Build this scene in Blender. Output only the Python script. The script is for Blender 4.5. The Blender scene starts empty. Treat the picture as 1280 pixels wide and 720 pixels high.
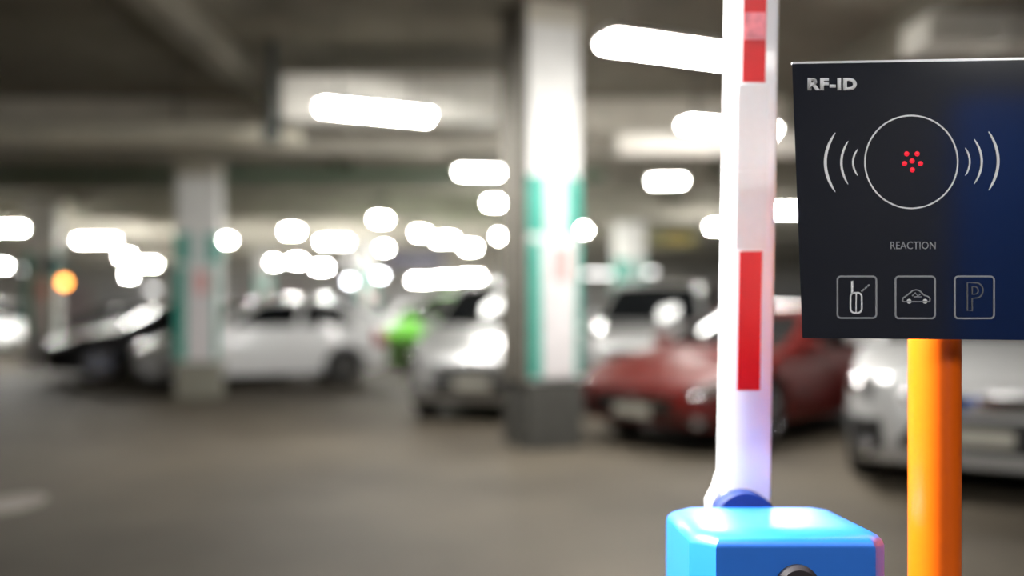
import bpy, bmesh, math, random
from mathutils import Vector, Matrix
random.seed(7)
scene = bpy.context.scene
C = scene.collection

# ------------------------------------------------------------------ camera
F = 1050.0            # focal length in pixels of the 1280x720 frame
CAMH = 1.30           # camera height
HY = 385.0            # horizon row
cam_d = bpy.data.cameras.new('camera')
cam = bpy.data.objects.new('camera', cam_d); C.objects.link(cam)
cam.location = (0, 0, CAMH); cam.rotation_euler = (math.pi / 2, 0, 0)
cam_d.sensor_width = 36.0; cam_d.lens = 36.0 * F / 1280.0
cam_d.shift_y = (HY - 360.0) / 1280.0
cam_d.clip_start = 0.05; cam_d.clip_end = 300
cam_d.dof.use_dof = True; cam_d.dof.focus_distance = 1.42
cam_d.dof.aperture_fstop = (cam_d.lens / 1000.0) / 0.0405
scene.camera = cam

# ------------------------------------------------------------------ world, exposure
w = bpy.data.worlds.new('world'); scene.world = w; w.use_nodes = True
w.node_tree.nodes['Background'].inputs[0].default_value = (0.9, 0.95, 1.0, 1)
w.node_tree.nodes['Background'].inputs[1].default_value = 0.05
vs = scene.view_settings
vs.view_transform = 'Standard'; vs.look = 'None'; vs.gamma = 1.0; vs.use_curve_mapping = False
vs.exposure = 0.0
scene.cycles.use_denoising = True
scene.cycles.sample_clamp_indirect = 12.0
LAMP = 80.0           # radiance of the tubes

def X(px, d): return (px - 640.0) / F * d
def Z(py, d): return CAMH + (HY - py) / F * d
def DG(py): return CAMH * F / (py - HY)      # distance of a floor point

# ------------------------------------------------------------------ materials
MATS = {}
def mat(name, col, rough=0.5, metal=0.0, coat=0.0, var=0.08, scale=6.0, bump=0.0, emit=None, estr=0.0, ior=1.5, spec=0.5, detail=4.0):
    if name in MATS: return MATS[name]
    m = bpy.data.materials.new(name); m.use_nodes = True
    nt = m.node_tree; b = nt.nodes['Principled BSDF']
    b.inputs['Roughness'].default_value = rough; b.inputs['Metallic'].default_value = metal
    b.inputs['Coat Weight'].default_value = coat; b.inputs['Coat Roughness'].default_value = 0.06
    b.inputs['IOR'].default_value = ior; b.inputs['Specular IOR Level'].default_value = spec
    tc = nt.nodes.new('ShaderNodeTexCoord')
    n = nt.nodes.new('ShaderNodeTexNoise'); n.inputs['Scale'].default_value = scale; n.inputs['Detail'].default_value = detail
    nt.links.new(tc.outputs['Object'], n.inputs['Vector'])
    r = nt.nodes.new('ShaderNodeValToRGB')
    r.color_ramp.elements[0].position = 0.3; r.color_ramp.elements[1].position = 0.7
    r.color_ramp.elements[0].color = [max(0, c * (1 - var)) for c in col] + [1]
    r.color_ramp.elements[1].color = [min(1, c * (1 + var)) for c in col] + [1]
    nt.links.new(n.outputs['Fac'], r.inputs['Fac'])
    nt.links.new(r.outputs['Color'], b.inputs['Base Color'])
    if bump:
        bp = nt.nodes.new('ShaderNodeBump'); bp.inputs['Strength'].default_value = bump; bp.inputs['Distance'].default_value = 0.02
        nt.links.new(n.outputs['Fac'], bp.inputs['Height']); nt.links.new(bp.outputs['Normal'], b.inputs['Normal'])
    if emit:
        b.inputs['Emission Color'].default_value = list(emit) + [1]; b.inputs['Emission Strength'].default_value = estr
    MATS[name] = m
    return m

# ------------------------------------------------------------------ mesh helpers
def add_box(bm, cx, cy, cz, sx, sy, sz, bev=0.0, rot=None):
    g = bmesh.ops.create_cube(bm, size=1.0)
    vs_ = g['verts']
    for v in vs_: v.co = Vector((v.co.x * sx, v.co.y * sy, v.co.z * sz))
    if bev:
        es = list({e for v in vs_ for e in v.link_edges})
        r = bmesh.ops.bevel(bm, geom=es, offset=bev, segments=2, profile=0.6, affect='EDGES')
        vs_ = list({v for f in r['faces'] for v in f.verts} | {v for v in vs_ if v.is_valid})
    for v in vs_:
        if rot is not None: v.co = rot @ v.co
        v.co += Vector((cx, cy, cz))
    return vs_
def add_cyl(bm, p0, p1, r0, r1=None, seg=16, caps=True):
    p0 = Vector(p0); p1 = Vector(p1); r1 = r0 if r1 is None else r1
    z = (p1 - p0).normalized(); a = z.orthogonal().normalized(); b = z.cross(a)
    A = [bm.verts.new(p0 + (a * math.cos(t) + b * math.sin(t)) * r0) for t in [2 * math.pi * i / seg for i in range(seg)]]
    B = [bm.verts.new(p1 + (a * math.cos(t) + b * math.sin(t)) * r1) for t in [2 * math.pi * i / seg for i in range(seg)]]
    for i in range(seg): bm.faces.new((A[i], A[(i + 1) % seg], B[(i + 1) % seg], B[i]))
    if caps: bm.faces.new(A[::-1]); bm.faces.new(B)
def add_prism(bm, pts, y0, y1):      # polygon in x,z extruded along y
    A = [bm.verts.new((x, y0, z)) for x, z in pts]; B = [bm.verts.new((x, y1, z)) for x, z in pts]
    n = len(pts)
    bm.faces.new(A); bm.faces.new(B[::-1])
    for i in range(n): bm.faces.new((A[i], B[i], B[(i + 1) % n], A[(i + 1) % n]))
def add_grid(bm, fn, nu, nv):
    V = [[bm.verts.new(fn(i / nu, j / nv)) for j in range(nv + 1)] for i in range(nu + 1)]
    for i in range(nu):
        for j in range(nv):
            try: bm.faces.new((V[i][j], V[i + 1][j], V[i + 1][j + 1], V[i][j + 1]))
            except ValueError: pass
def lathe(bm, prof, axis='y', seg=24, cx=0, cy=0, cz=0):  # prof: (radius, along)
    R = []
    for r, a in prof:
        ring = []
        for i in range(seg):
            t = 2 * math.pi * i / seg
            if axis == 'y': ring.append(bm.verts.new((cx + r * math.cos(t), cy + a, cz + r * math.sin(t))))
            else: ring.append(bm.verts.new((cx + r * math.cos(t), cy + r * math.sin(t), cz + a)))
        R.append(ring)
    for k in range(len(R) - 1):
        for i in range(seg): bm.faces.new((R[k][i], R[k][(i + 1) % seg], R[k + 1][(i + 1) % seg], R[k + 1][i]))
    if prof[0][0] > 1e-4: bm.faces.new(R[0][::-1])
    if prof[-1][0] > 1e-4: bm.faces.new(R[-1])
def obj(name, bm, m, parent=None, smooth=False, angle=38):
    bmesh.ops.recalc_face_normals(bm, faces=bm.faces)
    if smooth:
        for f in bm.faces: f.smooth = True
        for e in bm.edges:
            if len(e.link_faces) == 2 and e.calc_face_angle(0) > math.radians(angle): e.smooth = False
    me = bpy.data.meshes.new(name); bm.to_mesh(me); bm.free()
    me.materials.append(m)
    o = bpy.data.objects.new(name, me); C.objects.link(o)
    if parent: o.parent = parent
    return o
def box(name, c, s, m, parent=None, bev=0.0):
    bm = bmesh.new(); add_box(bm, *c, *s, bev); return obj(name, bm, m, parent)
def tag(o, label, cat, group=None):
    o['label'] = label; o['category'] = cat
    if group: o['group'] = group
    return o
def thing(name, label, cat, loc=(0, 0, 0), rz=0.0, group=None):
    o = bpy.data.objects.new(name, None); C.objects.link(o)
    o.location = loc; o.rotation_euler = (0, 0, rz); o.empty_display_size = 0.1
    return tag(o, label, cat, group)
def struct(o): o['kind'] = 'structure'; return o

# ================================================================== the setting
XL, XR, YB, YF = -30.0, 24.0, -3.6, 50.0
CEIL = 4.15
def floor_mat():
    m = mat('asphalt_floor', (0.125, 0.113, 0.092), rough=0.68, var=0.0, scale=1.0, spec=0.3)
    nt = m.node_tree; b = nt.nodes['Principled BSDF']
    tc = nt.nodes['Texture Coordinate']
    n1 = nt.nodes.new('ShaderNodeTexNoise'); n1.inputs['Scale'].default_value = 0.35; n1.inputs['Detail'].default_value = 6
    n2 = nt.nodes.new('ShaderNodeTexNoise'); n2.inputs['Scale'].default_value = 60; n2.inputs['Detail'].default_value = 3
    nt.links.new(tc.outputs['Object'], n1.inputs['Vector']); nt.links.new(tc.outputs['Object'], n2.inputs['Vector'])
    r = nt.nodes.new('ShaderNodeValToRGB')
    r.color_ramp.elements[0].position = 0.35; r.color_ramp.elements[0].color = (0.045, 0.036, 0.025, 1)
    r.color_ramp.elements[1].position = 0.68; r.color_ramp.elements[1].color = (0.122, 0.101, 0.072, 1)
    nt.links.new(n1.outputs['Fac'], r.inputs['Fac'])
    mx = nt.nodes.new('ShaderNodeMix'); mx.data_type = 'RGBA'; mx.blend_type = 'OVERLAY'; mx.inputs['Factor'].default_value = 0.5
    nt.links.new(r.outputs['Color'], mx.inputs['A']); nt.links.new(n2.outputs['Fac'], mx.inputs['B'])
    nt.links.new(mx.outputs['Result'], b.inputs['Base Color'])
    return m
M_floor = floor_mat()
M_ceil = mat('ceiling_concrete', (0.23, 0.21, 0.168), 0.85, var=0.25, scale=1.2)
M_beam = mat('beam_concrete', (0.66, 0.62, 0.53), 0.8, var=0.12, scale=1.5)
M_wall = mat('wall_plaster', (0.84, 0.81, 0.75), 0.85, var=0.12, scale=0.6)
M_wallpale = mat('wall_pale_panel', (0.86, 0.85, 0.84), 0.8, var=0.1, scale=0.8)
M_white = mat('white_paint', (0.83, 0.82, 0.79), 0.55, var=0.04)
M_teal = mat('teal_paint', (0.05, 0.40, 0.31), 0.5, var=0.06)
M_base = mat('grey_column_paint', (0.07, 0.068, 0.06), 0.7, var=0.1)
M_black = mat('black_plastic', (0.012, 0.012, 0.012), 0.45)
M_rubber = mat('tyre_rubber', (0.015, 0.015, 0.015), 0.75)
M_alloy = mat('alloy_rim', (0.62, 0.62, 0.63), 0.25, metal=1.0)
M_chrome = mat('chrome', (0.8, 0.8, 0.8), 0.1, metal=1.0)
M_glass = mat('car_glass', (0.006, 0.007, 0.008), 0.05, spec=0.25)
M_lens = mat('headlight_lens', (0.75, 0.76, 0.78), 0.08, metal=0.85, coat=1.0)
M_red = mat('tail_light_red', (0.35, 0.01, 0.01), 0.15, coat=1.0)
M_plate = mat('plate_white', (0.42, 0.40, 0.34), 0.4)
M_redpaint = mat('red_paint', (0.62, 0.05, 0.05), 0.5)
M_housing = mat('lamp_housing', (0.75, 0.75, 0.72), 0.45)

bm = bmesh.new(); add_box(bm, (XL + XR) / 2, (YB + YF) / 2, -0.1, XR - XL, YF - YB, 0.2); struct(obj('floor', bm, M_floor))
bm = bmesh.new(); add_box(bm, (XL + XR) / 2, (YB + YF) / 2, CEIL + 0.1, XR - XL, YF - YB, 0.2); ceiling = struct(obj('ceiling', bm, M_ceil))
bm = bmesh.new(); add_box(bm, (XL + XR) / 2, YF + 0.1, CEIL / 2, XR - XL, 0.2, CEIL); wall_far = struct(obj('wall_far', bm, M_wall))
bm = bmesh.new(); add_box(bm, (XL + XR) / 2, YB - 0.1, CEIL / 2, XR - XL, 0.2, CEIL); wall_back = struct(obj('wall_back', bm, mat('wall_back_grey', (0.12, 0.12, 0.13), 0.8)))
bm = bmesh.new(); add_box(bm, XL - 0.1, (YB + YF) / 2, CEIL / 2, 0.2, YF - YB, CEIL); struct(obj('wall_left', bm, M_wall))
bm = bmesh.new(); add_box(bm, XR + 0.1, (YB + YF) / 2, CEIL / 2, 0.2, YF - YB, CEIL); struct(obj('wall_right', bm, M_wall))
# unseen blue door added behind the camera to tint the reader's reflection
bm = bmesh.new(); add_box(bm, 3.98, YB + 0.03, 1.45, 1.25, 0.06, 2.9); d1 = struct(obj('door_1', bm, mat('blue_door', (0.03, 0.12, 0.55), 0.5)))
for k in range(14):
    box('door_slat', (3.98, YB + 0.065, 0.12 + k * 0.205), (1.21, 0.02, 0.19), MATS['blue_door'], d1)
# beams under the slab
for (yc, th, bz) in [(4.3, 0.4, 3.72), (11.6, 0.45, 3.42), (16.0, 0.45, 3.5), (20.5, 0.45, 3.42), (25.5, 0.45, 3.42), (31.0, 0.5, 3.42), (37.0, 0.5, 3.42), (43.0, 0.5, 3.42)]:
    bm = bmesh.new()
    add_box(bm, (XL + XR) / 2, yc, (CEIL + bz) / 2, XR - XL - 0.02, th, CEIL - bz, 0.03)
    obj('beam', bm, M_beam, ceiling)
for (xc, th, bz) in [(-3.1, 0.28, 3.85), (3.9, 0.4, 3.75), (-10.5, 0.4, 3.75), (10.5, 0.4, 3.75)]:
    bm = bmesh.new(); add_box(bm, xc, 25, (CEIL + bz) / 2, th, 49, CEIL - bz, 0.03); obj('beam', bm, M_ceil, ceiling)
# far wall panels
for k in range(12):
    x0 = -27 + k * 4.3
    box('wall_panel', (x0, YF - 0.04, 1.55), (3.7, 0.08, 2.2), M_wallpale if k % 3 else mat('wall_rose_panel', (0.74, 0.62, 0.62), 0.8), wall_far)

# pipes hung under the slab
def pipe(x0, y0, x1, y1, z, r, m, label):
    t = thing('ceiling_pipe', label, 'pipe', (x0, y0, z))
    bm = bmesh.new(); add_cyl(bm, (0, 0, 0), (x1 - x0, y1 - y0, 0), r, seg=16); obj('pipe_run', bm, m, t, True)
    n = 4
    for k in range(n):
        f = (k + 0.5) / n
        box('hanger', ((x1 - x0) * f, (y1 - y0) * f, (CEIL - z) / 2), (0.03, 0.03, CEIL - z), M_alloy, t)
pipe(-14, 9.9, -2.5, 9.9, 3.34, 0.15, mat('pipe_cream', (0.66, 0.62, 0.50), 0.4), 'long cream pipe crossing under the dark ceiling left of the big lamp')
pipe(-14, 13.6, 1.5, 13.6, 3.45, 0.08, mat('pipe_green', (0.15, 0.24, 0.16), 0.5), 'dull green pipe crossing behind the farther white column')
pipe(1.3, 10.4, 9, 10.4, 3.33, 0.16, mat('pipe_pale', (0.74, 0.70, 0.62), 0.45), 'pale pipe crossing under the ceiling right of the tall white column')

def duct(x0, x1, yc, dy, z0, z1, label):  # added pale boxes that stand for lamp glow and lit ceiling
    t = thing('ventilation_duct', label, 'duct', ((x0 + x1) / 2, yc, z0))
    bm = bmesh.new(); add_box(bm, 0, 0, (z1 - z0) / 2, x1 - x0, dy, z1 - z0, 0.015); obj('duct_body', bm, mat('duct_white', (0.74, 0.71, 0.64), 0.5), t)
    n = max(2, int((x1 - x0) / 1.1))
    for k in range(n):
        box('flange', (-(x1 - x0) / 2 + (k + 0.5) * (x1 - x0) / n, 0, (z1 - z0) / 2), (0.03, dy + 0.04, z1 - z0 + 0.04), mat('duct_flange', (0.6, 0.58, 0.52), 0.5), t)
    for s in (-1, 1): box('hanger', (s * (x1 - x0) * 0.42, 0, (z1 - z0) + (CEIL - z1) / 2), (0.03, 0.03, CEIL - z1), M_alloy, t)
duct(-2.5, 0.1, 9.35, 0.5, 3.36, 3.84, 'pale ventilation duct behind the large lamp between the white columns')
duct(3.45, 7.5, 7.2, 0.5, 3.52, 3.76, 'pale ventilation duct high above the black reader panel')
t = thing('conduit_drop', 'dark vertical conduit left of the large lamp', 'conduit', (X(347, 9.2), 9.0, 3.12))
bm = bmesh.new(); add_cyl(bm, (0, 0, 0), (0, 0, CEIL - 3.12), 0.055, seg=14); obj('conduit', bm, mat('conduit_dark', (0.05, 0.055, 0.05), 0.5), t, True)
box('junction_box', (0, -0.02, 0.06), (0.17, 0.14, 0.2), MATS['conduit_dark'], t, 0.01)

# ------------------------------------------------------------------ columns
def column(px, d, size, rz, label, top=CEIL, zb=(0.0, 0.62), band=(1.98, 2.52), board=(0.66, 1.92), mark=True, shade_side=False, base=None):
    t = thing('parking_column', label, 'column', (X(px, d), d, 0), rz)
    h = size / 2
    def ring(r, z0, z1, ch):
        bm = bmesh.new()
        p = [(-r + ch, -r), (r - ch, -r), (r, -r + ch), (r, r - ch), (r - ch, r), (-r + ch, r), (-r, r - ch), (-r, -r + ch)]
        A = [bm.verts.new((x, y, z0)) for x, y in p]; B = [bm.verts.new((x, y, z1)) for x, y in p]
        for i in range(8): bm.faces.new((A[i], A[(i + 1) % 8], B[(i + 1) % 8], B[i]))
        bm.faces.new(A[::-1]); bm.faces.new(B)
        return bm
    obj('shaft', ring(h, 0.0, top, 0.025), M_white, t)
    obj('capital', ring(h + 0.012, top - 0.22, top, 0.025), M_beam, t)
    b = obj('colour_band', ring(h + 0.006, band[0], band[1], 0.025), M_teal, t)
    box('zone_mark', (0.02 * size, -h - 0.010, (band[0] + band[1]) / 2), (size * 0.42, 0.008, (band[1] - band[0]) * 0.98), mat('zone_grey', (0.68, 0.74, 0.72), 0.5), b)
    obj('plinth', ring(h + 0.02, zb[0], zb[1], 0.03), base or M_base, t)
    if shade_side: box('bare_side', (-h - 0.022, 0, (zb[1] + top) / 2), (0.055, size * 0.98, top - zb[1]), mat('bare_concrete', (0.13, 0.118, 0.095), 0.85, var=0.15), t)  # dark slab puts the shade of the unlit left face into colour
    bh = board[1] - board[0]; bc = (board[0] + board[1]) / 2
    for s in ((0,) if shade_side else (0, 1)):
        R = Matrix.Rotation(-math.pi / 2 * s, 3, 'Z')
        bm = bmesh.new(); vsx = add_box(bm, 0, -h - 0.012, bc, size * 0.94, 0.02, bh, 0.0, None)
        for v in bm.verts: v.co = R @ v.co
        pb = obj('sign_board', bm, M_teal, t)
        bm = bmesh.new(); add_box(bm, size * 0.06, -h - 0.026, bc, size * 0.62, 0.01, bh, 0.0)
        for v in bm.verts: v.co = R @ v.co
        obj('sign_face', bm, mat('sign_white', (0.78, 0.74, 0.74), 0.5), pb)
        if mark:
            bm = bmesh.new(); add_box(bm, size * 0.10, -h - 0.034, bc + bh * 0.33, size * 0.30, 0.008, bh * 0.24)
            for v in bm.verts: v.co = R @ v.co
            obj('red_mark', bm, mat('sign_red', (0.78, 0.42, 0.40), 0.5), pb)
    return t
ca = column(678, 8.05, 0.55, math.radians(22), 'tall white column with teal band and dark plinth, nearest in the hall', shade_side=True)
cb = column(250, 12.45, 0.60, math.radians(14), 'white column with teal band and red marked sign before the white hatchback', top=3.42, zb=(0, 0.52), band=(1.95, 2.38), board=(0.56, 1.9), base=mat('olive_column_paint', (0.26, 0.25, 0.20), 0.6))
column(54, 19.3, 0.66, math.radians(18), 'pale column at the far left beside the orange light', top=CEIL, base=mat('pale_column_paint', (0.42, 0.42, 0.45), 0.6))
column(786, 21.5, 0.62, math.radians(20), 'distant column with teal band above the silver off-roader', top=CEIL)
column(458, 28.5, 0.6, math.radians(15), 'thin distant column behind the white hatchback tail', top=CEIL)
column(330, 33.0, 0.6, math.radians(15), 'faint distant column right of the farther white column', top=CEIL)
column(1130, 17.5, 0.6, math.radians(20), 'distant white column standing behind the black reader panel', top=CEIL)

# ------------------------------------------------------------------ lamps
def tube_mat(name, col, k):
    return mat(name, (0.8, 0.8, 0.8), 0.4, emit=col, estr=LAMP * k)
TUBES = {'w': tube_mat('tube_white', (1.0, 0.985, 0.93), 1.0), 'd': tube_mat('tube_dim', (1.0, 0.98, 0.95), 0.10), 'b': tube_mat('tube_cool', (0.86, 0.92, 1.0), 1.0), 'f': tube_mat('tube_lane', (1.0, 0.985, 0.95), 2.1), 'n': tube_mat('tube_entry', (1.0, 0.985, 0.95), 0.85), 'x': tube_mat('tube_far', (1.0, 0.985, 0.93), 3.8)}
def lamp(x, y, z, length, ang, label, kind='w', wide=0.16, group=None):
    t = thing('tube_lamp', label, 'lamp', (x, y, z), math.radians(ang), group)
    bm = bmesh.new()
    hw = wide / 2 + 0.02
    pts = [(-hw, 0.02), (hw, 0.02), (hw * 0.6, 0.09), (-hw * 0.6, 0.09)]
    A = [bm.verts.new((-length / 2 - 0.03, a, b)) for a, b in pts]; B = [bm.verts.new((length / 2 + 0.03, a, b)) for a, b in pts]
    for i in range(4): bm.faces.new((A[i], A[(i + 1) % 4], B[(i + 1) % 4], B[i]))
    bm.faces.new(A); bm.faces.new(B[::-1])
    obj('housing', bm, M_housing, t)
    bm = bmesh.new()
    n = 7; prev = None
    rings = []
    for ex in (-length / 2, length / 2):
        rings.append([bm.verts.new((ex, math.cos(math.pi + math.pi * k / n) * wide / 2, 0.02 + math.sin(math.pi + math.pi * k / n) * 0.07)) for k in range(n + 1)])
    for k in range(n): bm.faces.new((rings[0][k], rings[0][k + 1], rings[1][k + 1], rings[1][k]))
    bm.faces.new(rings[0]); bm.faces.new(rings[1][::-1])
    obj('diffuser', bm, TUBES[kind], t)
    for s in (-1, 1):
        bm = bmesh.new(); add_cyl(bm, (s * length * 0.35, 0, 0.08), (s * length * 0.35, 0, CEIL - z), 0.008, seg=6); obj('hanger', bm, M_alloy, t)
    return t
def plamp(px, py, length, ang, label, z=3.2, kind='w', wide=0.16):
    d = (z - CAMH) * F / (HY - py)
    if kind == 'w' and d > 13: kind = 'x'
    return lamp(X(px, d), d, z, length, ang, label, kind, wide)
# unseen tube lamps added beside and behind the camera to light foreground and added door
lamp(-2.6, -0.8, 3.15, 1.2, 25, 'hanging tube lamp left of the barrier lane')
lamp(0.5, -1.3, 3.15, 1.2, 25, 'hanging tube lamp over the lane in front of the blue cabinet', kind='n', wide=0.24)
lamp(3.4, -2.2, 3.15, 1.2, 25, 'hanging tube lamp before the blue roller door')
def fill_lamp(loc, aim, w_, h_, k, label):  # unseen lamp added to light the foreground strongly from the left
    t = thing('floodlight', label, 'lamp', loc)
    d = (Vector(aim) - Vector(loc)).normalized()
    R = d.to_track_quat('-Z', 'Y').to_matrix()
    bm = bmesh.new(); add_box(bm, 0, 0, 0.05, w_ + 0.05, h_ + 0.05, 0.10, 0.012)
    for v in bm.verts: v.co = R @ v.co
    obj('lamp_body', bm, M_housing, t)
    bm = bmesh.new(); add_box(bm, 0, 0, -0.004, w_, h_, 0.012)
    for v in bm.verts: v.co = R @ v.co
    obj('lens', bm, tube_mat('flood_lens', (1.0, 0.985, 0.95), k), t)
    for (sx, sy) in ((1, 0), (-1, 0), (0, 1), (0, -1)):  # plates shaped to keep the added light off the cars
        bm = bmesh.new(); add_box(bm, sx * (w_ / 2 + 0.02), sy * (h_ / 2 + 0.02), -0.15, 0.008 if sx else w_ + 0.04, 0.008 if sy else h_ + 0.04, 0.32)
        for v in bm.verts: v.co = R @ v.co
        obj('visor', bm, M_black, t)
    bm = bmesh.new(); add_cyl(bm, R @ Vector((0, 0, 0.09)), (R @ Vector((0, 0, 0.09)))+ Vector((0, 0, CEIL - loc[2] - (R @ Vector((0, 0, 0.09))).z)), 0.02, seg=10); obj('hanger', bm, M_alloy, t)
fill_lamp((-0.95, 1.80, 2.75), (0.62, 1.58, 1.0), 0.45, 0.45, 9.5, 'square floodlight hung over the barrier lane')
plamp(470, 140, 1.05, 24, 'large bright tube lamp between the two white columns', wide=0.24, kind='f')
plamp(842, 63, 1.1, 22, 'nearest bright tube lamp slanting between tall column and barrier arm', wide=0.26, kind='f')
plamp(912, 160, 1.05, 20, 'bright tube lamp half behind the barrier arm', wide=0.22, kind='f')
plamp(599, 215, 0.56, 8, 'short tube lamp left beside the tall white column', wide=0.2)
plamp(834, 226, 0.46, -6, 'short tube lamp between tall column and barrier arm', wide=0.2)
plamp(618, 253, 0.24, 0, 'small round-looking lamp, middle of three beside the tall column')
plamp(625, 295, 0.16, 0, 'small lamp, lowest of three left of the tall column')
plamp(728, 287, 0.2, 0, 'small lamp touching the right edge of the tall column')
plamp(2, 285, 1.3, 4, 'long tube lamp cut by the left picture edge', wide=0.2)
plamp(121, 300, 1.0, 4, 'long tube lamp above the black sedan')
plamp(157, 320, 0.4, 0, 'small lamp low above the black sedan, left of two')
plamp(186, 330, 0.6, 0, 'small lamp low above the black sedan, right of two')
plamp(161, 344, 0.3, 0, 'lowest small lamp above the black sedan', z=2.9)
plamp(280, 300, 0.35, 0, 'lamp overlapping the right edge of the farther column', wide=0.2)
plamp(365, 289, 0.3, 0, 'single lamp high above the white hatchback', wide=0.2)
plamp(418, 302, 0.75, 0, 'wide lamp above the white hatchback rear window')
plamp(476, 274, 0.26, 0, 'upper lamp of the pair above the green car', wide=0.2)
plamp(480, 310, 0.2, 0, 'lower lamp of the pair above the green car', wide=0.2)
plamp(343, 328, 0.2, 0, 'leftmost lamp in the low cluster above the white hatchback', z=2.9)
plamp(371, 326, 0.3, 0, 'second lamp in the low cluster above the white hatchback', z=2.9)
plamp(402, 334, 0.45, 0, 'rightmost lamp in the low cluster above the white hatchback', z=2.9)
plamp(437, 326, 0.2, 0, 'dim lamp right of the low cluster above the hatchback', z=2.9, kind='d')
plamp(437, 351, 0.3, 0, 'cool small lamp just above the white hatchback tail', z=2.7, kind='b')  # low cool glow, not known as a lamp, built as an added one
plamp(475, 344, 0.35, 60, 'cool lamp low between hatchback tail and green car', z=2.7, kind='b')
plamp(526, 291, 0.25, 0, 'upper left lamp of the slanting row above the green car', wide=0.2)
plamp(556, 299, 0.5, -20, 'middle lamp of the slanting row above the green car')
plamp(588, 309, 0.35, 0, 'lower right lamp of the slanting row above the green car')
plamp(527, 350, 0.9, 0, 'left lamp in the low bright row above the green car', z=2.7)  # low bright glows, not known as lamps, built as added ones
plamp(560, 348, 1.0, 0, 'middle lamp in the low bright row above the green car', z=2.7)
plamp(588, 346, 0.9, 0, 'right lamp in the low bright row above the green car', z=2.7)
plamp(897, 283, 0.3, 0, 'lamp just left behind the barrier arm')
plamp(979, 262, 0.8, 4, 'lamp in the gap between barrier arm and reader panel')
plamp(3, 332, 0.3, 0, 'small lamp at the left picture edge below the long lamp', z=2.9)
plamp(31, 337, 0.3, 0, 'dim grey lamp at far left near the pale column', z=2.9, kind='d')  # this and the next: added dim emitters imitating highlights on cars
plamp(190, 361, 0.5, 0, 'dim lamp just left of the farther column near its foot sign', z=2.2, kind='d')
plamp(800, 340, 1.2, 0, 'dim wide lamp low above the silver off-roader', z=2.7, kind='d')
plamp(748, 342, 1.2, 0, 'dim low lamp right of the tall column sign', z=2.7, kind='d')

# orange warning light on the far left column
d = 18.9
t = thing('warning_light', 'round orange warning light on the pale far left column', 'light', (X(81, d), d, Z(353, d)))
bm = bmesh.new(); lathe(bm, [(0.11, 0.0), (0.11, 0.05), (0.0, 0.051)], seg=18); obj('mount', bm, M_black, t)
bm = bmesh.new(); lathe(bm, [(0.095, -0.002), (0.09, -0.05), (0.06, -0.085), (0.0, -0.1)], seg=18)
obj('lens', bm, mat('orange_lens', (0.8, 0.3, 0.03), 0.3, emit=(1.0, 0.36, 0.06), estr=14.0), t, True)
box('bracket', (-0.22, 0.07, 0), (0.50, 0.05, 0.06), M_alloy, t)

# hanging signs
def hang_sign(px, py, d, wpx, hpx, m, label, m2):
    s = d / F
    t = thing('hanging_sign', label, 'sign', (X(px, d), d, Z(py, d)))
    box('sign_panel', (0, 0, 0), (wpx * s, 0.06, hpx * s), m, t, 0.01)
    box('sign_stripe', (wpx * s * 0.1, -0.036, 0), (wpx * s * 0.5, 0.012, hpx * s * 0.5), m2, t)
    for k in (-1, 1):
        zt = CEIL - Z(py, d)
        bm = bmesh.new(); add_cyl(bm, (k * wpx * s * 0.4, 0, hpx * s / 2 - 0.01), (k * wpx * s * 0.4, 0, zt), 0.012, seg=6); obj('hanger', bm, M_alloy, t)
hang_sign(840, 298, 22.5, 62, 17, mat('olive_sign', (0.28, 0.26, 0.07), 0.5), 'olive and yellow hanging sign right of the tall column', mat('yellow_sign', (0.6, 0.42, 0.02), 0.5))
hang_sign(62, 332, 18.0, 34, 14, mat('violet_sign', (0.16, 0.15, 0.24), 0.5), 'small violet grey hanging sign before the pale far column', mat('violet_sign_pale', (0.3, 0.3, 0.4), 0.5))
hang_sign(520, 325, 30.0, 70, 16, MATS['violet_sign'], 'violet grey hanging sign above the green car', MATS['violet_sign_pale'])

# ================================================================== cars
def lerp_tab(tab, x):
    if x <= tab[0][0]: return tab[0][1]
    for (a, va), (b, vb) in zip(tab, tab[1:]):
        if x <= b:
            f = (x - a) / (b - a); f = f * f * (3 - 2 * f) * 0.5 + f * 0.5
            return va + (vb - va) * f
    return tab[-1][1]
STY = {
    # nose = front: hood0/hood1 heights, cowl x (from nose), roof start/end x (from nose), rear glass foot x, tail height
    'sedan': dict(L=4.5, W=1.78, H=1.45, hood0=0.72, hood1=0.94, cowl=1.25, r0=2.05, r1=3.15, rg=3.75, tail=0.98, belt=0.93, wr=0.33),
    'hatch': dict(L=4.05, W=1.72, H=1.50, hood0=0.74, hood1=0.98, cowl=1.05, r0=1.85, r1=3.35, rg=3.92, tail=1.0, belt=0.97, wr=0.31),
    'mpv': dict(L=4.0, W=1.78, H=1.68, hood0=0.80, hood1=1.08, cowl=0.95, r0=1.8, r1=3.4, rg=3.9, tail=1.05, belt=1.04, wr=0.33),
    'suv': dict(L=4.5, W=1.84, H=1.74, hood0=0.92, hood1=1.10, cowl=1.2, r0=1.85, r1=3.85, rg=4.38, tail=1.1, belt=1.08, wr=0.36),
    'saloon': dict(L=4.15, W=1.80, H=1.50, hood0=0.88, hood1=1.04, cowl=1.15, r0=1.95, r1=3.1, rg=3.65, tail=1.0, belt=1.0, wr=0.34),
    'coupe': dict(L=4.25, W=1.78, H=1.34, hood0=0.66, hood1=0.90, cowl=1.35, r0=2.15, r1=2.95, rg=3.75, tail=0.95, belt=0.88, wr=0.33),
}
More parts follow.
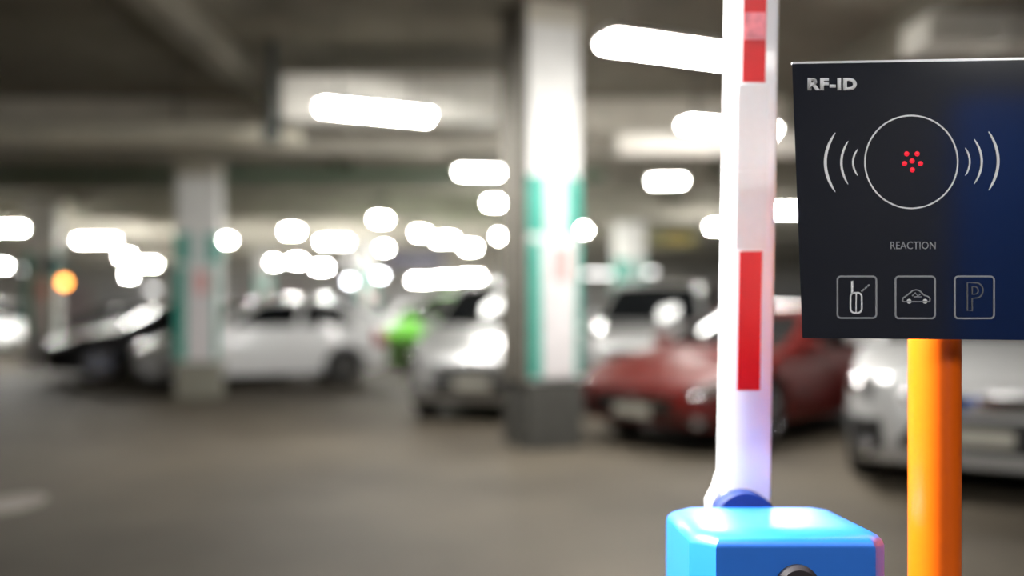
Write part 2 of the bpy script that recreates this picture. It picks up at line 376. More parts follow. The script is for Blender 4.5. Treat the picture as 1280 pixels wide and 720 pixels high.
def car(style, paint, name, label, front, heading, rear_view=False, detail=True):
    S = STY[style]; L, W, H = S['L'], S['W'], S['H']; hw = W / 2
    fx = L / 2
    a = math.radians(heading)
    loc = (front[0] - math.cos(a) * fx, front[1] - math.sin(a) * fx, 0)
    t = thing(name, label, 'car', loc, a)
    fn = lambda s: fx - s      # distance behind the nose to local x
    top = sorted([(fn(0), S['hood0'] - 0.12), (fn(0.05), S['hood0'] - 0.04), (fn(0.18), S['hood0']), (fn(0.6), S['hood0'] * 0.45 + S['hood1'] * 0.55), (fn(S['cowl']), S['hood1']), (fn(S['cowl'] + 0.3), S['belt'] + 0.02), (fn(S['rg'] - 0.2), S['tail']), (fn(L - 0.2), S['tail'] - 0.01), (fn(L - 0.06), S['tail'] - 0.06), (fn(L), S['tail'] - 0.16)])
    bot = sorted([(fn(0), 0.34), (fn(0.06), 0.24), (fn(0.3), 0.20), (fn(L - 0.3), 0.22), (fn(L - 0.06), 0.28), (fn(L), 0.38)])
    wid = sorted([(fn(0), 0.60), (fn(0.06), 0.76), (fn(0.16), 0.87), (fn(0.32), 0.94), (fn(0.65), 0.985), (fn(1.1), 1.0), (fn(L - 1.1), 1.0), (fn(L - 0.5), 0.97), (fn(L - 0.2), 0.92), (fn(L - 0.07), 0.84), (fn(L), 0.72)])
    wr = S['wr']; Ra = wr + 0.055
    wxs = (fn(0.86), fn(L - 0.82))
    def section(x):
        zt = lerp_tab(top, x); zb = lerp_tab(bot, x); w_ = hw * lerp_tab(wid, x)
        h = zt - zb
        cr = 0.025
        za = None
        for wx in wxs:
            if abs(x - wx) < Ra: za = wr + math.sqrt(Ra * Ra - (x - wx) ** 2)
        zs = zt - 0.22 * h; zm = zb + 0.48 * h; zl = zb + 0.2 * h
        P = [(0, zt + cr), (0.45 * w_, zt + cr * 0.75), (0.78 * w_, zt), (0.93 * w_, zt - 0.05 * h), (0.985 * w_, zs), (w_, zm), (0.985 * w_, zl), (0.955 * w_, zb + 0.03), (0.9 * w_, zb), (0.60 * w_, zb), (0, zb)]
        if za is not None and za > zb:
            P[6] = (P[6][0], max(zl, za)); P[5] = (w_, max(zm, za + 0.012)); P[4] = (P[4][0], max(zs, za + 0.03))
            P[7] = (0.975 * w_, max(za, zb + 0.03)); P[8] = (0.62 * w_, max(za, zb)); 
        return P
    def bp(x, q, off=0.0, side=1):
        def raw(x, q):
            P = section(max(-fx, min(fx, x))); i = min(int(q), len(P) - 2); f = q - i
            return Vector((x, P[i][0] + (P[i + 1][0] - P[i][0]) * f, P[i][1] + (P[i + 1][1] - P[i][1]) * f))
        p = raw(x, q)
        if off:
            dx = raw(x - 0.02, q) - raw(x + 0.02 if x + 0.02 < fx else x, q); dq = raw(x, min(q + 0.1, 9)) - raw(x, max(q - 0.1, 0))
            n = dx.cross(dq)
            if n.length > 1e-9:
                n.normalize()
                if n.dot(p - Vector((x - 0.3, 0, 0.45))) < 0: n = -n
                p = p + n * off
        return Vector((p.x, p.y * side, p.z))
    xs = {-fx, fx, fn(0.025), fn(0.06), fn(0.1), fn(0.16), fn(0.24), fn(0.32), fn(0.45), fn(L - 0.03), fn(L - 0.07), fn(L - 0.13), fn(L - 0.2), fn(L - 0.35), fn(S['cowl'])}
    for wx in wxs:
        for k in range(13): xs.add(wx + Ra * math.cos(math.pi * k / 12) * 0.9995)
        xs.add(wx - Ra - 0.004); xs.add(wx + Ra + 0.004)
    k = fn(0.5)
    while k > -fx + 0.3: xs.add(k); k -= 0.2
    xs = sorted(xs); xs = [x for i, x in enumerate(xs) if i == 0 or x - xs[i - 1] > 0.002]
    bm = bmesh.new(); rings = []
    for x in xs:
        P = section(x)
        r = [bm.verts.new((x, y, z)) for y, z in P] + [bm.verts.new((x, -y, z)) for y, z in P[-2:0:-1]]
        rings.append(r)
    n = len(rings[0])
    for A, B in zip(rings, rings[1:]):
        for i in range(n):
            bm.faces.new((A[i], A[(i + 1) % n], B[(i + 1) % n], B[i]))
    bm.faces.new(rings[0]); bm.faces.new(rings[-1][::-1])
    obj('body', bm, paint, t, True, 42)
    # cabin -----------------------------------------------------------
    bz = S['belt'] - 0.02; xa0, xa1, xc1, xc0 = fn(S['cowl'] - 0.02), fn(S['r0']), fn(S['r1']), fn(S['rg'])
    wb, wt = hw * 0.93, hw * 0.70
    def side(u, v, s, off=0.0):
        x = (xa0 + (xc0 - xa0) * u) * (1 - v) + (xa1 + (xc1 - xa1) * u) * v
        roof = H - 0.05 - 0.05 * (2 * u - 1) ** 2
        y = wb + (wt - wb) * (v ** 1.25) + 0.02 * math.sin(math.pi * v)
        pinch = 1 - 0.10 * (abs(2 * u - 1) ** 3) * (1 - 0.3 * v)
        z = bz + (roof - bz) * v
        return Vector((x, s * (y * pinch + off), z + off * 0.4))
    def ends(s, v, front_, off=0.0):   # s in -1..1 across
        p = side(0 if front_ else 1, v, 1)
        bulge = (0.10 * (1 - v) + 0.05) * (1 - s * s)
        sg = 1 if front_ else -1
        return Vector((p.x + sg * (bulge + off), s * p.y, p.z + off * 0.6 + 0.025 * v * (1 - s * s)))
    bm = bmesh.new()
    for s in (-1, 1): add_grid(bm, lambda u, v: side(u, v, s), 14, 6)
    for fr in (True, False): add_grid(bm, lambda u, v: ends(2 * u - 1, v, fr), 10, 6)
    def roofp(u, v):
        s = 2 * v - 1; e = side(u, 1, 1)
        f0 = ends(s, 1, True); f1 = ends(s, 1, False)
        x = f0.x + (f1.x - f0.x) * u
        return Vector((x, s * e.y, e.z + 0.025 * (1 - s * s) + 0.03 * (1 - s * s) * math.sin(math.pi * u)))
    add_grid(bm, roofp, 14, 10)
    bmesh.ops.remove_doubles(bm, verts=bm.verts, dist=0.003)
    obj('cabin', bm, paint, t, True, 50)
    bm = bmesh.new(); add_grid(bm, lambda u, v: ends((2 * u - 1) * 0.93, 0.05 + 0.89 * v, True, 0.010), 10, 5); obj('windshield', bm, M_glass, t, True)
    bm = bmesh.new(); add_grid(bm, lambda u, v: ends((2 * u - 1) * 0.88, 0.14 + 0.76 * v, False, 0.010), 10, 5); obj('rear_window', bm, M_glass, t, True)
    spans = [(0.09, 0.47), (0.51, 0.84)] if style != 'coupe' else [(0.09, 0.56), (0.60, 0.84)]
    if style in ('mpv', 'suv'): spans = [(0.07, 0.38), (0.41, 0.70), (0.73, 0.93)]
    for s in (-1, 1):
        for (u0, u1) in spans:
            bm = bmesh.new(); add_grid(bm, lambda u, v: side(u0 + (u1 - u0) * u, 0.10 + 0.78 * v, s, 0.010), 6, 5); obj('side_window', bm, M_glass, t, True)
    # wheels ----------------------------------------------------------
    for wx in wxs:
        for s in (-1, 1):
            yc = s * (hw * lerp_tab(wid, wx) - 0.115)
            bm = bmesh.new()
            lathe(bm, [(wr * 0.62, -0.10), (wr * 0.93, -0.105), (wr, -0.08), (wr, 0.08), (wr * 0.93, 0.105), (wr * 0.62, 0.10)], seg=28, cx=wx, cy=yc, cz=wr)
            wh = obj('wheel', bm, M_rubber, t, True)
            bm = bmesh.new()
            lathe(bm, [(wr * 0.68, s * 0.085), (wr * 0.66, s * 0.106), (wr * 0.60, s * 0.106), (wr * 0.56, s * 0.07), (wr * 0.0, s * 0.072)], seg=24, cx=wx, cy=yc, cz=wr)
            for k5 in range(5):
                R = Matrix.Rotation(2 * math.pi * k5 / 5 + 0.3, 3, 'Y')
                vv = add_box(bm, 0, s * 0.09, wr * 0.33, wr * 0.16, 0.03, wr * 0.6)
                for v in vv: v.co = R @ v.co + Vector((wx, yc, wr))
            lathe(bm, [(wr * 0.14, s * 0.08), (wr * 0.12, s * 0.112), (0.0, s * 0.113)], seg=14, cx=wx, cy=yc, cz=wr)
            obj('rim', bm, M_alloy, wh, True)
    # lights and fittings --------------------------------------------
    for s in (-1, 1):
        bm = bmesh.new(); add_grid(bm, lambda u, v: bp(fn(0.045 + 0.42 * u), 3.05 + (1.25 - 0.75 * u) * v, 0.010, s), 8, 4); hl = obj('headlight', bm, M_lens, t, True)
        c = bp(fn(0.13), 3.8, 0.018, s)
        bm = bmesh.new(); lathe(bm, [(0.06, -0.02), (0.055, 0.012), (0.0, 0.022)], axis='z', seg=14)
        R = Matrix.Rotation(math.pi / 2, 3, 'Y')
        for v in bm.verts: v.co = R @ v.co + c
        obj('lamp_lens', bm, M_chrome, hl, True)
        bm = bmesh.new(); add_grid(bm, lambda u, v: bp(fn(L - 0.035 - 0.28 * u), 3.3 + 1.4 * v, 0.010, s), 6, 4); obj('tail_light', bm, M_red, t, True)
        c = bp(fn(0.055), 6.0, 0.0, s)
        bm = bmesh.new(); add_grid(bm, lambda u, v: bp(fn(0.02 + (0.22 if style == 'saloon' else 0.13) * u), (5.0 if style == 'saloon' else 5.75) + (1.9 if style == 'saloon' else 0.85) * v, 0.008, s), 5, 3); fb = obj('fog_recess', bm, M_black, t, True)
        c = bp(fn(0.07), 6.15, 0.016, s)
        bm = bmesh.new(); lathe(bm, [(0.05, -0.01), (0.045, 0.012), (0.0, 0.02)], axis='z', seg=14)
        for v in bm.verts: v.co = R @ v.co + c
        obj('fog_lamp', bm, M_lens, fb, True)
        # mirror
        m0 = side(0.10, 0.10, s)
        bm = bmesh.new(); add_box(bm, m0.x + 0.02, m0.y + s * 0.13, m0.z + 0.05, 0.11, 0.20, 0.13, 0.035); add_box(bm, m0.x, m0.y + s * 0.03, m0.z + 0.02, 0.05, 0.12, 0.04)
        obj('mirror', bm, paint, t, True)
        for (u0, u1) in spans[:2]:
            ux = side(u1 - 0.04, 0, s)
            bm = bmesh.new(); p = bp(ux.x, 4.4, 0.012, s); add_box(bm, p.x, p.y, p.z, 0.16, 0.03, 0.03, 0.008); obj('door_handle', bm, paint, t)
    zc = S['hood0']
    # grille on the nose, following the curve of the bumper
    def nose(yf, z, off):    # front surface: x from y
        y = yf * hw
        ax = abs(yf)
        s_ = 0.0 if ax < 0.56 else 0.06 * ((ax - 0.56) / 0.2)
        return Vector((fx - s_ + off, y, z))
    bm = bmesh.new(); add_grid(bm, lambda u, v: nose((2 * u - 1) * (0.52 - 0.08 * (1 - v)), zc - 0.27 + 0.11 * v, 0.006), 8, 2); g = obj('grille', bm, M_black, t)
    for k in range(2):
        bm = bmesh.new(); add_box(bm, fx + 0.012, 0, zc - 0.24 + 0.055 * k, 0.012, W * 0.44, 0.012); obj('grille_bar', bm, M_chrome, g)
    bm = bmesh.new(); lathe(bm, [(0.055, -0.005), (0.05, 0.012), (0.0, 0.014)], axis='z', seg=16)
    for v in bm.verts: v.co = Matrix.Rotation(math.pi / 2, 3, 'Y') @ v.co + Vector((fx + 0.016, 0, zc - 0.205))
    obj('badge', bm, M_chrome, g, True)
    ih = 0.22 if style == 'saloon' else 0.15 if style == 'mpv' else 0.075
    bm = bmesh.new(); add_grid(bm, lambda u, v: nose((2 * u - 1) * (0.58 - (0.2 if style == 'saloon' else 0.06) * v), 0.345 + ih * v, 0.004), 8, 2); obj('air_intake', bm, M_black, t)
    box('licence_plate', (fx + 0.012, 0, zc - 0.30 if zc - 0.30 < 0.45 else 0.45), (0.014, 0.42, 0.11), M_plate, t, 0.004)
    box('licence_plate', (-fx - 0.012, 0, S['tail'] - 0.30), (0.014, 0.42, 0.11), M_plate, t, 0.004)
    bm = bmesh.new(); add_box(bm, 0, 0, 0.2, L * 0.82, W * 0.55, 0.08, 0.02); obj('underbody', bm, M_black, t)
    return t
def paint(name, col, metal=0.3, rough=0.3, coat=1.0):
    return mat('paint_' + name, col, rough, metal, coat, var=0.03, scale=3)
P_white = paint('white', (0.84, 0.84, 0.84), 0.0)
P_silver = paint('silver', (0.55, 0.55, 0.54), 0.5, 0.3)
P_pearl = paint('pearl', (0.58, 0.58, 0.57), 0.3, 0.3)
P_black = paint('black', (0.006, 0.006, 0.007), 0.0, 0.3, 0.15)
P_red = paint('dark_red', (0.115, 0.007, 0.005), 0.0, 0.35, 0.4)
P_green = paint('green', (0.17, 0.75, 0.012), 0.0, 0.45, 0.1)
P_grey = paint('grey', (0.16, 0.165, 0.18), 0.5, 0.3)
P_blue = paint('dull_blue', (0.10, 0.14, 0.26), 0.3)

def at(px, d): return (X(px, d), d)
car('saloon', P_pearl, 'sedan', 'silver white sedan nose at the right edge behind the orange post', at(1222, 5.5), -120)
car('coupe', P_red, 'coupe', 'dark red low car behind the white barrier arm', at(790, 7.75), -138)
car('suv', P_silver, 'off_roader', 'silver off-roader with dark windscreen behind the red car', (1.62, 11.0), -108)
car('mpv', P_silver, 'minivan', 'silver minivan nosing out left of the tall white column', at(590, 9.4), -101)
car('mpv', P_green, 'hatchback', 'bright lime green hatchback left behind the silver minivan', at(504, 17.2), -122)
car('hatch', P_white, 'hatchback', 'white hatchback seen from its side behind the farther column', at(165, 13.4), 207)
car('sedan', P_black, 'sedan', 'black sedan left beside the white hatchback nose', (-8.35, 15.0), 207)
car('hatch', P_white, 'hatchback', 'white car cut by the left picture edge', at(28, 21), -40)
car('sedan', P_silver, 'sedan', 'silver car partly hidden behind the black sedan', at(118, 27.5), 215)
car('suv', P_grey, 'off_roader', 'dark grey car far off above the white hatchback roof', at(330, 27), 215)
car('hatch', P_white, 'hatchback', 'white car far off behind the white hatchback tail', at(425, 25), 220)
car('mpv', P_grey, 'minivan', 'grey car far off right behind the green hatchback', at(600, 27), -125)
car('sedan', P_white, 'sedan', 'white car far off right of the tall column', at(745, 25), -120)
car('mpv', P_white, 'minivan', 'white van far off under the olive hanging sign', at(850, 24), -125)
car('hatch', P_blue, 'hatchback', 'dull blue car far off between barrier arm and reader', at(985, 20), -125)
car('hatch', P_grey, 'hatchback', 'dark grey hatchback roof showing over the black sedan', (-8.9, 17.8), 207)  # car added so the black sedan mirrors something dark
car('sedan', P_black, 'sedan', 'black car far off below the orange light', at(60, 31), 215)

# ================================================================== foreground: barrier
D0 = 1.40
def px750(px): return (px - 640) / (F / D0)
M_blue = mat('blue_cabinet', (0.010, 0.155, 0.68), 0.42, coat=0.6, var=0.02, scale=20)
M_blue.node_tree.nodes['Principled BSDF'].inputs['Coat Roughness'].default_value = 0.3
M_navy = mat('navy_hub', (0.001, 0.014, 0.10), 0.6, var=0.03)
M_arm = mat('arm_white', (0.82, 0.83, 0.86), 0.4, coat=0.2, var=0.015)
M_sred = mat('reflective_red', (0.62, 0.0, 0.004), 0.4, var=0.03, scale=60)
M_sgrey = mat('reflective_white', (0.70, 0.70, 0.71), 0.4, var=0.02, scale=60)
M_bolt = mat('dark_lock', (0.03, 0.026, 0.03), 0.4)
bx0, bx1, by0, by1, bz1 = 0.303, 0.632, 1.40, 1.685, 0.909
t = thing('barrier_gate', 'blue barrier cabinet carrying the raised white arm with red stripes', 'barrier', ((bx0 + bx1) / 2, (by0 + by1) / 2, 0))
ox, oy = -(bx0 + bx1) / 2, -(by0 + by1) / 2
def octo(ins, ch):
    a0, a1, b0, b1 = bx0 + ins + ox, bx1 - ins + ox, by0 + ins + oy, by1 - ins * (2.3 if ins > 0.02 else 1) + oy
    cr = ch * 0.7
    return [(a0 + ch, b0), (a1 - cr, b0), (a1, b0 + cr), (a1, b1 - cr), (a1 - cr, b1), (a0 + ch, b1), (a0, b1 - ch), (a0, b0 + ch)]
bm = bmesh.new(); prev = None
for (z, ins, ch) in [(0.05, 0, 0.037), (0.882, 0, 0.037), (0.891, 0.003, 0.037), (0.898, 0.009, 0.036), (0.903, 0.018, 0.034), (0.907, 0.032, 0.030), (bz1, 0.052, 0.025)]:
    ring = [bm.verts.new((x, y, z + (0.017 * (by1 + oy - y) / (by1 - by0) if z > 0.5 else 0))) for x, y in octo(ins, ch)]   # the lid falls slightly to the back
    if prev:
        for i in range(8): bm.faces.new((prev[i], prev[(i + 1) % 8], ring[(i + 1) % 8], ring[i]))
    else: bm.faces.new(ring[::-1])
    prev = ring
bm.faces.new(prev)
cab = obj('cabinet', bm, M_blue, t, True, 33)
bm = bmesh.new(); add_box(bm, 0, 0, 0.025, bx1 - bx0 + 0.02, by1 - by0 + 0.02, 0.05, 0.008); obj('base_plate', bm, M_bolt, t)
# front door seam and lock
bm = bmesh.new(); add_box(bm, 0.0, by0 + oy - 0.0015, 0.40, 0.21, 0.003, 0.62, 0.001); dr = obj('access_door', bm, M_blue, t)
bm = bmesh.new(); lathe(bm, [(0.036, 0.002), (0.036, -0.008), (0.030, -0.014), (0.0, -0.015)], seg=28, cx=px750(996) + ox, cy=by0 + oy, cz=Z(732, D0))
obj('lock', bm, M_bolt, t, True)
# hub and arm behind the cabinet
dh = 1.70
hx, hz = X(931, dh), Z(655, dh)
bm = bmesh.new(); lathe(bm, [(0.064, -0.012), (0.066, -0.008), (0.066, 0.03), (0.0, 0.031)], seg=40, cx=hx + ox, cy=dh + oy, cz=hz); obj('hub', bm, M_navy, t, True)
da0, da1 = 1.725, 1.785
def armrow(py, px): return X(px, da0), Z(py, da0)
xb, zb_ = armrow(640, 933.5); xt, zt_ = armrow(0, 944.5)
slope = (xt - xb) / (zt_ - zb_)
zlow, zhigh = 0.80, 3.55
def arm_c(z): return xb + slope * (z - zb_)
bm = bmesh.new(); prev = None
hwid = 0.0505; dp = da1 - da0; ch = 0.009
prof = [(-hwid + ch, 0), (hwid - ch, 0), (hwid - ch * 0.3, ch * 0.3), (hwid, ch), (hwid, dp - ch), (hwid - ch, dp), (-hwid + ch, dp), (-hwid, dp - ch), (-hwid, ch), (-hwid + ch * 0.3, ch * 0.3)]
for z in (zlow, 1.0, 2.2, zhigh):
    ring = [bm.verts.new((arm_c(z) + x + ox, da0 + y + oy, z)) for x, y in prof]
    if prev:
        for i in range(len(prof)): bm.faces.new((prev[i], prev[(i + 1) % len(prof)], ring[(i + 1) % len(prof)], ring[i]))
    else: bm.faces.new(ring[::-1])
    prev = ring
bm.faces.new(prev)
arm = obj('arm', bm, M_arm, t, True, 50)
# flared foot of the arm
bm = bmesh.new()
add_prism(bm, [(arm_c(0.93) - 0.0505 + ox, 0.95), (arm_c(0.93) - 0.056 + ox, 0.925), (arm_c(0.9) - 0.071 + ox, 0.895), (arm_c(0.9) - 0.071 + ox, 0.80), (arm_c(0.9) + 0.05 + ox, 0.80), (arm_c(0.93) + 0.049 + ox, 0.95)], da0 + 0.012 + oy, da1 + 0.003 + oy)
obj('arm_socket', bm, M_arm, t)
bm = bmesh.new(); add_box(bm, arm_c(zhigh) + ox, (da0 + da1) / 2 + oy, zhigh + 0.01, 0.104, 0.064, 0.03, 0.006); obj('end_cap', bm, M_black, arm)
def sticker(z0, z1, hwd, m, name, off=0.0, th=0.0012):
    bm = bmesh.new()
    sx = -0.001
    P = [(arm_c(z0) - hwd + sx, z0), (arm_c(z0) + hwd + sx, z0), (arm_c(z1) + hwd + sx, z1), (arm_c(z1) - hwd + sx, z1)]
    add_prism(bm, [(x + ox, z) for x, z in P], da0 + oy - off - th, da0 + oy - off + 0.0005)
    return obj(name, bm, m, arm)
zr0, zr1 = Z(488, da0), Z(314, da0)
red_h = zr1 - zr0; per = Z(103, da0) - zr0
k = 0
z = zr0
while z + red_h < zhigh - 0.05:
    sticker(z, z + red_h, 0.0235, M_sred, 'red_stripe')
    if z + per + red_h < zhigh:
        z0, z1 = z + red_h + 0.004, z + per - 0.005
        zm = z0 + (z1 - z0) * 0.47
        sticker(z0, zm, 0.031, M_sgrey, 'white_stripe'); sticker(zm + 0.002, z1, 0.031, M_sgrey, 'white_stripe')
    z += per
# pale patch across the second red stripe
sticker(Z(50, da0), Z(16, da0), 0.022, mat('worn_red', (0.72, 0.22, 0.26), 0.5, var=0.35, scale=30), 'worn_patch', 0.0013)

# ================================================================== orange post
dp_ = 1.50
pr = 30.2 / F * dp_
t = thing('reader_post', 'orange round steel post carrying the black reader panel', 'post', (X(1168, dp_), dp_, 0))
M_or = mat('orange_paint', (0.80, 0.120, 0.001), 0.35, coat=0.1, var=0.02, scale=30)
bm = bmesh.new(); lathe(bm, [(pr, 0.012), (pr, 1.50), (pr * 0.9, 1.505), (0, 1.506)], axis='z', seg=48); obj('pole', bm, M_or, t, True)
bm = bmesh.new(); lathe(bm, [(0.085, 0.0), (0.085, 0.012), (0.0, 0.0121)], axis='z', seg=32); fl = obj('base_flange', bm, M_or, t, True)
for k in range(4):
    a = math.pi / 4 + k * math.pi / 2
    bm = bmesh.new(); add_cyl(bm, (0.064 * math.cos(a), 0.064 * math.sin(a), 0.010), (0.064 * math.cos(a), 0.064 * math.sin(a), 0.026), 0.009, seg=6); obj('bolt', bm, M_alloy, fl)

# ================================================================== reader panel
dpn = 1.40
K = F / dpn
def pp(px, py): return ((px - 640) / K, CAMH + (HY - py) / K)
t = thing('card_reader', 'black glossy reader panel with white symbols on the orange post', 'card reader', (pp(1142, 424)[0], dpn, pp(1142, 424)[1]))
TX, TY, TZ = t.location
def L2(px, py):
    x, z = pp(px, py); return (x - TX, z - TZ)
M_pan = mat('reader_glass', (0.0055, 0.0075, 0.0155), 0.10, var=0.1, scale=4, ior=1.75)
M_case = mat('reader_case', (0.70, 0.70, 0.72), 0.3, metal=0.4)
M_mark = mat('white_print', (0.88, 0.89, 0.93), 0.7, spec=0.2)
M_markg = mat('grey_print', (0.30, 0.31, 0.34), 0.6)
M_markd = mat('dim_print', (0.13, 0.135, 0.15), 0.5)
bm = bmesh.new(); add_prism(bm, [L2(1012, 82), L2(1270, 80), L2(1268, 414), L2(1020, 414)], 0.014, 0.045); obj('back_case', bm, M_case, t)
bm = bmesh.new()
fa = [bm.verts.new((q[0], 0.0, q[1])) for q in (L2(990, 80), L2(1290, 74.8), L2(1285, 425), L2(1003, 422.5))]
fb = [bm.verts.new((q[0], 0.016, q[1])) for q in (L2(999, 84), L2(1284, 79), L2(1279, 417), L2(1011, 415))]
bm.faces.new(fa); bm.faces.new(fb[::-1])
for i in range(4): bm.faces.new((fa[i], fb[i], fb[(i + 1) % 4], fa[(i + 1) % 4]))
obj('front_glass', bm, M_pan, t)
bm = bmesh.new(); add_prism(bm, [L2(990, 79.8), L2(991, 77.2), L2(1290, 71.6), L2(1290.5, 74.6)], 0.0, 0.006); obj('top_trim', bm, M_case, t)  # bright strip built in place of the highlight along the top edge
x, z = L2(1168, 300)
bm = bmesh.new(); add_box(bm, x, 0.043, z, 0.12, 0.012, 0.16, 0.004); obj('mounting_bracket', bm, M_case, t)
def strokes(bm, pts, wd, closed=False, off=0.0008):
    """flat raised line along pixel points; wd = width in pixels (number or list)"""
    n = len(pts); W_ = wd if isinstance(wd, (list, tuple)) else [wd] * n
    Lf, Rt = [], []
    for i in range(n):
        a = Vector(pts[(i - 1) % n] if closed or i > 0 else pts[i]); b = Vector(pts[(i + 1) % n] if closed or i < n - 1 else pts[i])
        d = (b - a)
        if d.length < 1e-6: d = Vector((1, 0))
        d.normalize(); nrm = Vector((-d.y, d.x)) * W_[i] / 2
        Lf.append(Vector(pts[i]) + nrm); Rt.append(Vector(pts[i]) - nrm)
    def mk(p, y):
        q = L2(p.x, p.y); return bm.verts.new((q[0], y, q[1]))
    A = [mk(p, -off) for p in Lf]; B = [mk(p, -off) for p in Rt]; A2 = [mk(p, 0.0004) for p in Lf]; B2 = [mk(p, 0.0004) for p in Rt]
    rng = range(n) if closed else range(n - 1)
    for i in rng:
        j = (i + 1) % n
        for q in ((A[i], A[j], B[j], B[i]), (A[i], A2[i], A2[j], A[j]), (B[i], B[j], B2[j], B2[i])): bm.faces.new(q)
def arcpts(cx, cy, r, a0, a1, n, ry=None):
    ry = ry or r
    return [(cx + r * math.cos(math.radians(a0 + (a1 - a0) * i / n)), cy + ry * math.sin(math.radians(a0 + (a1 - a0) * i / n))) for i in range(n + 1)]
def rrect(x0, y0, x1, y1, r):
    P = []
    for cx, cy, a in ((x1 - r, y0 + r, -90), (x1 - r, y1 - r, 0), (x0 + r, y1 - r, 90), (x0 + r, y0 + r, 180)):
        P += arcpts(cx, cy, r, a, a + 90, 5)
    return P
bm = bmesh.new(); strokes(bm, arcpts(1139, 202.5, 58, 0, 360, 64)[:-1], 1.9, True); obj('target_ring', bm, M_mark, t)
# signal arcs: half height, peak x, end x
for (xp, xe, y0, y1, wmid) in [(1031.5, 1044, 166, 240, 3.6), (1051.5, 1060, 176.5, 230.5, 2.8), (1066, 1072, 186.5, 219.5, 2.3), (1247.5, 1235.5, 164.5, 238, 3.4), (1227, 1217.5, 174, 230, 2.8), (1212, 1206.5, 185, 219.5, 2.2)]:
    pts, wd = [], []
    for i in range(17):
        f = i / 16; s = 2 * f - 1
        pts.append((xp + (xe - xp) * s * s, y0 + (y1 - y0) * f)); wd.append(0.7 + (wmid - 0.7) * (1 - s ** 4) ** 0.8)
    bm = bmesh.new(); strokes(bm, pts, wd); obj('signal_arc', bm, M_mark, t)
# status lights
M_led = mat('red_led', (0.45, 0.004, 0.01), 0.5, emit=(1.0, 0.02, 0.05), estr=0.75)
for (lx, ly) in [(1133.3, 192.3), (1146.3, 192.3), (1140, 201.2), (1130.6, 204.5), (1150.6, 204.5), (1140.4, 212.3)]:
    c = L2(lx, ly); bm = bmesh.new(); lathe(bm, [(3.3 / K, 0.0002), (3.1 / K, -0.0008), (1.8 / K, -0.0020), (0, -0.0024)], seg=16, cx=c[0], cy=0, cz=c[1]); obj('status_light', bm, M_led, t, True)
# icon frames and icons
def frame(x0, y0, x1, y1):
    bm = bmesh.new(); strokes(bm, rrect(x0, y0, x1, y1, 4.5), 2.1, True); return obj('icon_frame', bm, M_markg, t)
f1 = frame(1046.6, 345.5, 1095.2, 397.5); f2 = frame(1119.2, 345.5, 1168.6, 398); f3 = frame(1193.3, 345.5, 1242.3, 398)
bm = bmesh.new()
strokes(bm, rrect(1063, 366, 1077, 391, 5), 2.0, True); strokes(bm, [(1070, 367), (1070, 390)], 1.4); strokes(bm, [(1065, 351), (1065, 367)], 2.6)
obj('remote_icon', bm, M_mark, f1)
bm = bmesh.new()
for (p0, p1) in [((1076.5, 364.5), (1080, 361.5)), ((1081, 360.6), (1083.5, 358.4)), ((1084.2, 357.8), (1086.6, 355.8))]: strokes(bm, [p0, p1], 2.0)
obj('beam_icon', bm, M_markg, f1)
bm = bmesh.new()
strokes(bm, [(1128, 376.5), (1128.5, 372.5), (1133, 369.5), (1138, 365.5), (1141, 363), (1145, 362.3), (1149, 363.2), (1152, 366), (1155, 369), (1160, 370.5), (1162.3, 373), (1162, 376.5)], 1.6)
strokes(bm, [(1128, 377), (1162, 377)], 1.5); strokes(bm, [(1140, 370), (1144, 366), (1147, 370), (1150, 368)], 1.3); strokes(bm, [(1142, 371), (1152, 371)], 1.2)
obj('car_icon', bm, M_markg, f2)
bm = bmesh.new()
for cx in (1136.2, 1156.2):
    strokes(bm, arcpts(cx, 376.6, 1.5, 0, 360, 12)[:-1], 3.0, True)
obj('car_icon_wheels', bm, M_mark, f2)
bm = bmesh.new()
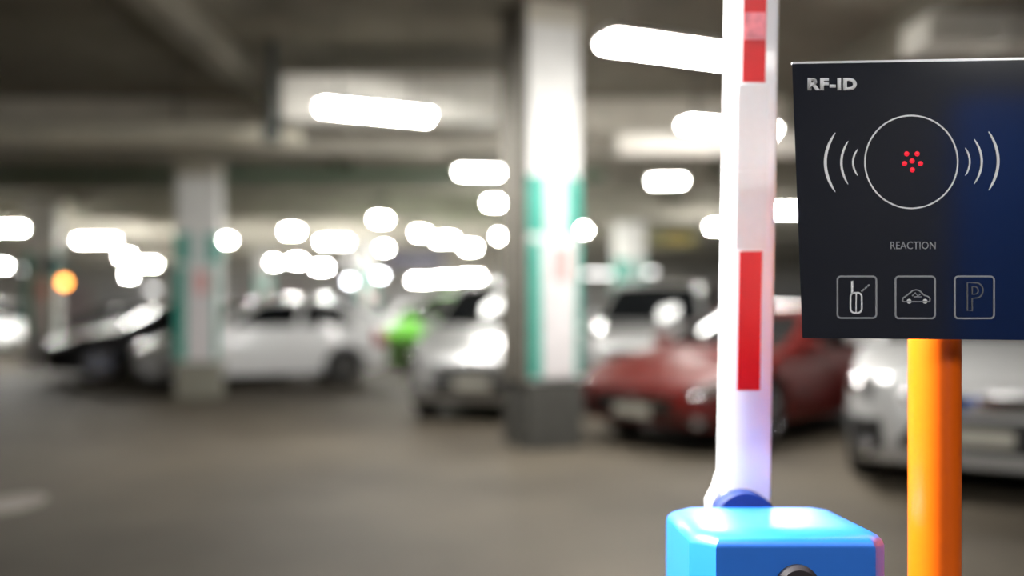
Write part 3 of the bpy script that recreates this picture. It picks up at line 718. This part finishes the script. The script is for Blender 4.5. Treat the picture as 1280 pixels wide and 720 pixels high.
outer = [(1209, 353.5), (1219, 353.5)] + arcpts(1220, 363, 8.5, -80, 80, 10, 9.5) + [(1215, 373), (1215, 388.5), (1209, 388.5)]
strokes(bm, outer, 1.5, True)
strokes(bm, [(1215, 358.5), (1218.5, 358.5)] + arcpts(1219, 363.2, 3.6, -70, 70, 6, 4.6) + [(1215, 368)], 1.3, True)
obj('parking_icon', bm, M_markd, f3)
def text(body, x0, x1, y0, y1, m, bold=0.0, xs=None):
    cu = bpy.data.curves.new('txt', 'FONT'); cu.body = body; cu.size = 1.0; cu.offset = bold; cu.extrude = 0.0; cu.resolution_u = 3
    if xs: cu.space_character = xs
    o = bpy.data.objects.new('txt', cu); C.objects.link(o)
    dg = bpy.context.evaluated_depsgraph_get(); me = bpy.data.meshes.new_from_object(o.evaluated_get(dg))
    bpy.data.objects.remove(o)
    bx = [v.co.x for v in me.vertices]; by = [v.co.y for v in me.vertices]
    bm = bmesh.new(); bm.from_mesh(me); bpy.data.meshes.remove(me)
    a0, a1, b0, b1 = min(bx), max(bx), min(by), max(by)
    for v in bm.verts:
        q = L2(x0 + (x1 - x0) * (v.co.x - a0) / (a1 - a0), y1 + (y0 - y1) * (v.co.y - b0) / (b1 - b0))
        v.co = Vector((q[0], -0.0006, q[1]))
    r = bmesh.ops.extrude_face_region(bm, geom=list(bm.faces))
    for v in [g for g in r['geom'] if isinstance(g, bmesh.types.BMVert)]: v.co.y = 0.0003
    return obj('lettering', bm, m, t)
text('RF-ID', 1009.5, 1071, 97.5, 113, M_mark, 0.05, 1.12)
text('REACTION', 1113, 1169.5, 302, 311.5, M_markg, 0.0)

# pale patch on the floor at the left
dm = DG(632)
bm = bmesh.new(); add_grid(bm, lambda u, v: Vector((0.22 * math.cos(2 * math.pi * u) * v, 0.30 * math.sin(2 * math.pi * u) * v * (1 + 0.15 * math.sin(7 * u)), 0.004)), 20, 3)
mk = obj('paint_mark', bm, mat('worn_floor_paint', (0.23, 0.20, 0.17), 0.6, var=0.4, scale=12)); mk.location = (X(6, dm), dm, 0.0)
tag(mk, 'pale worn paint mark on the dark floor at lower left', 'floor mark')
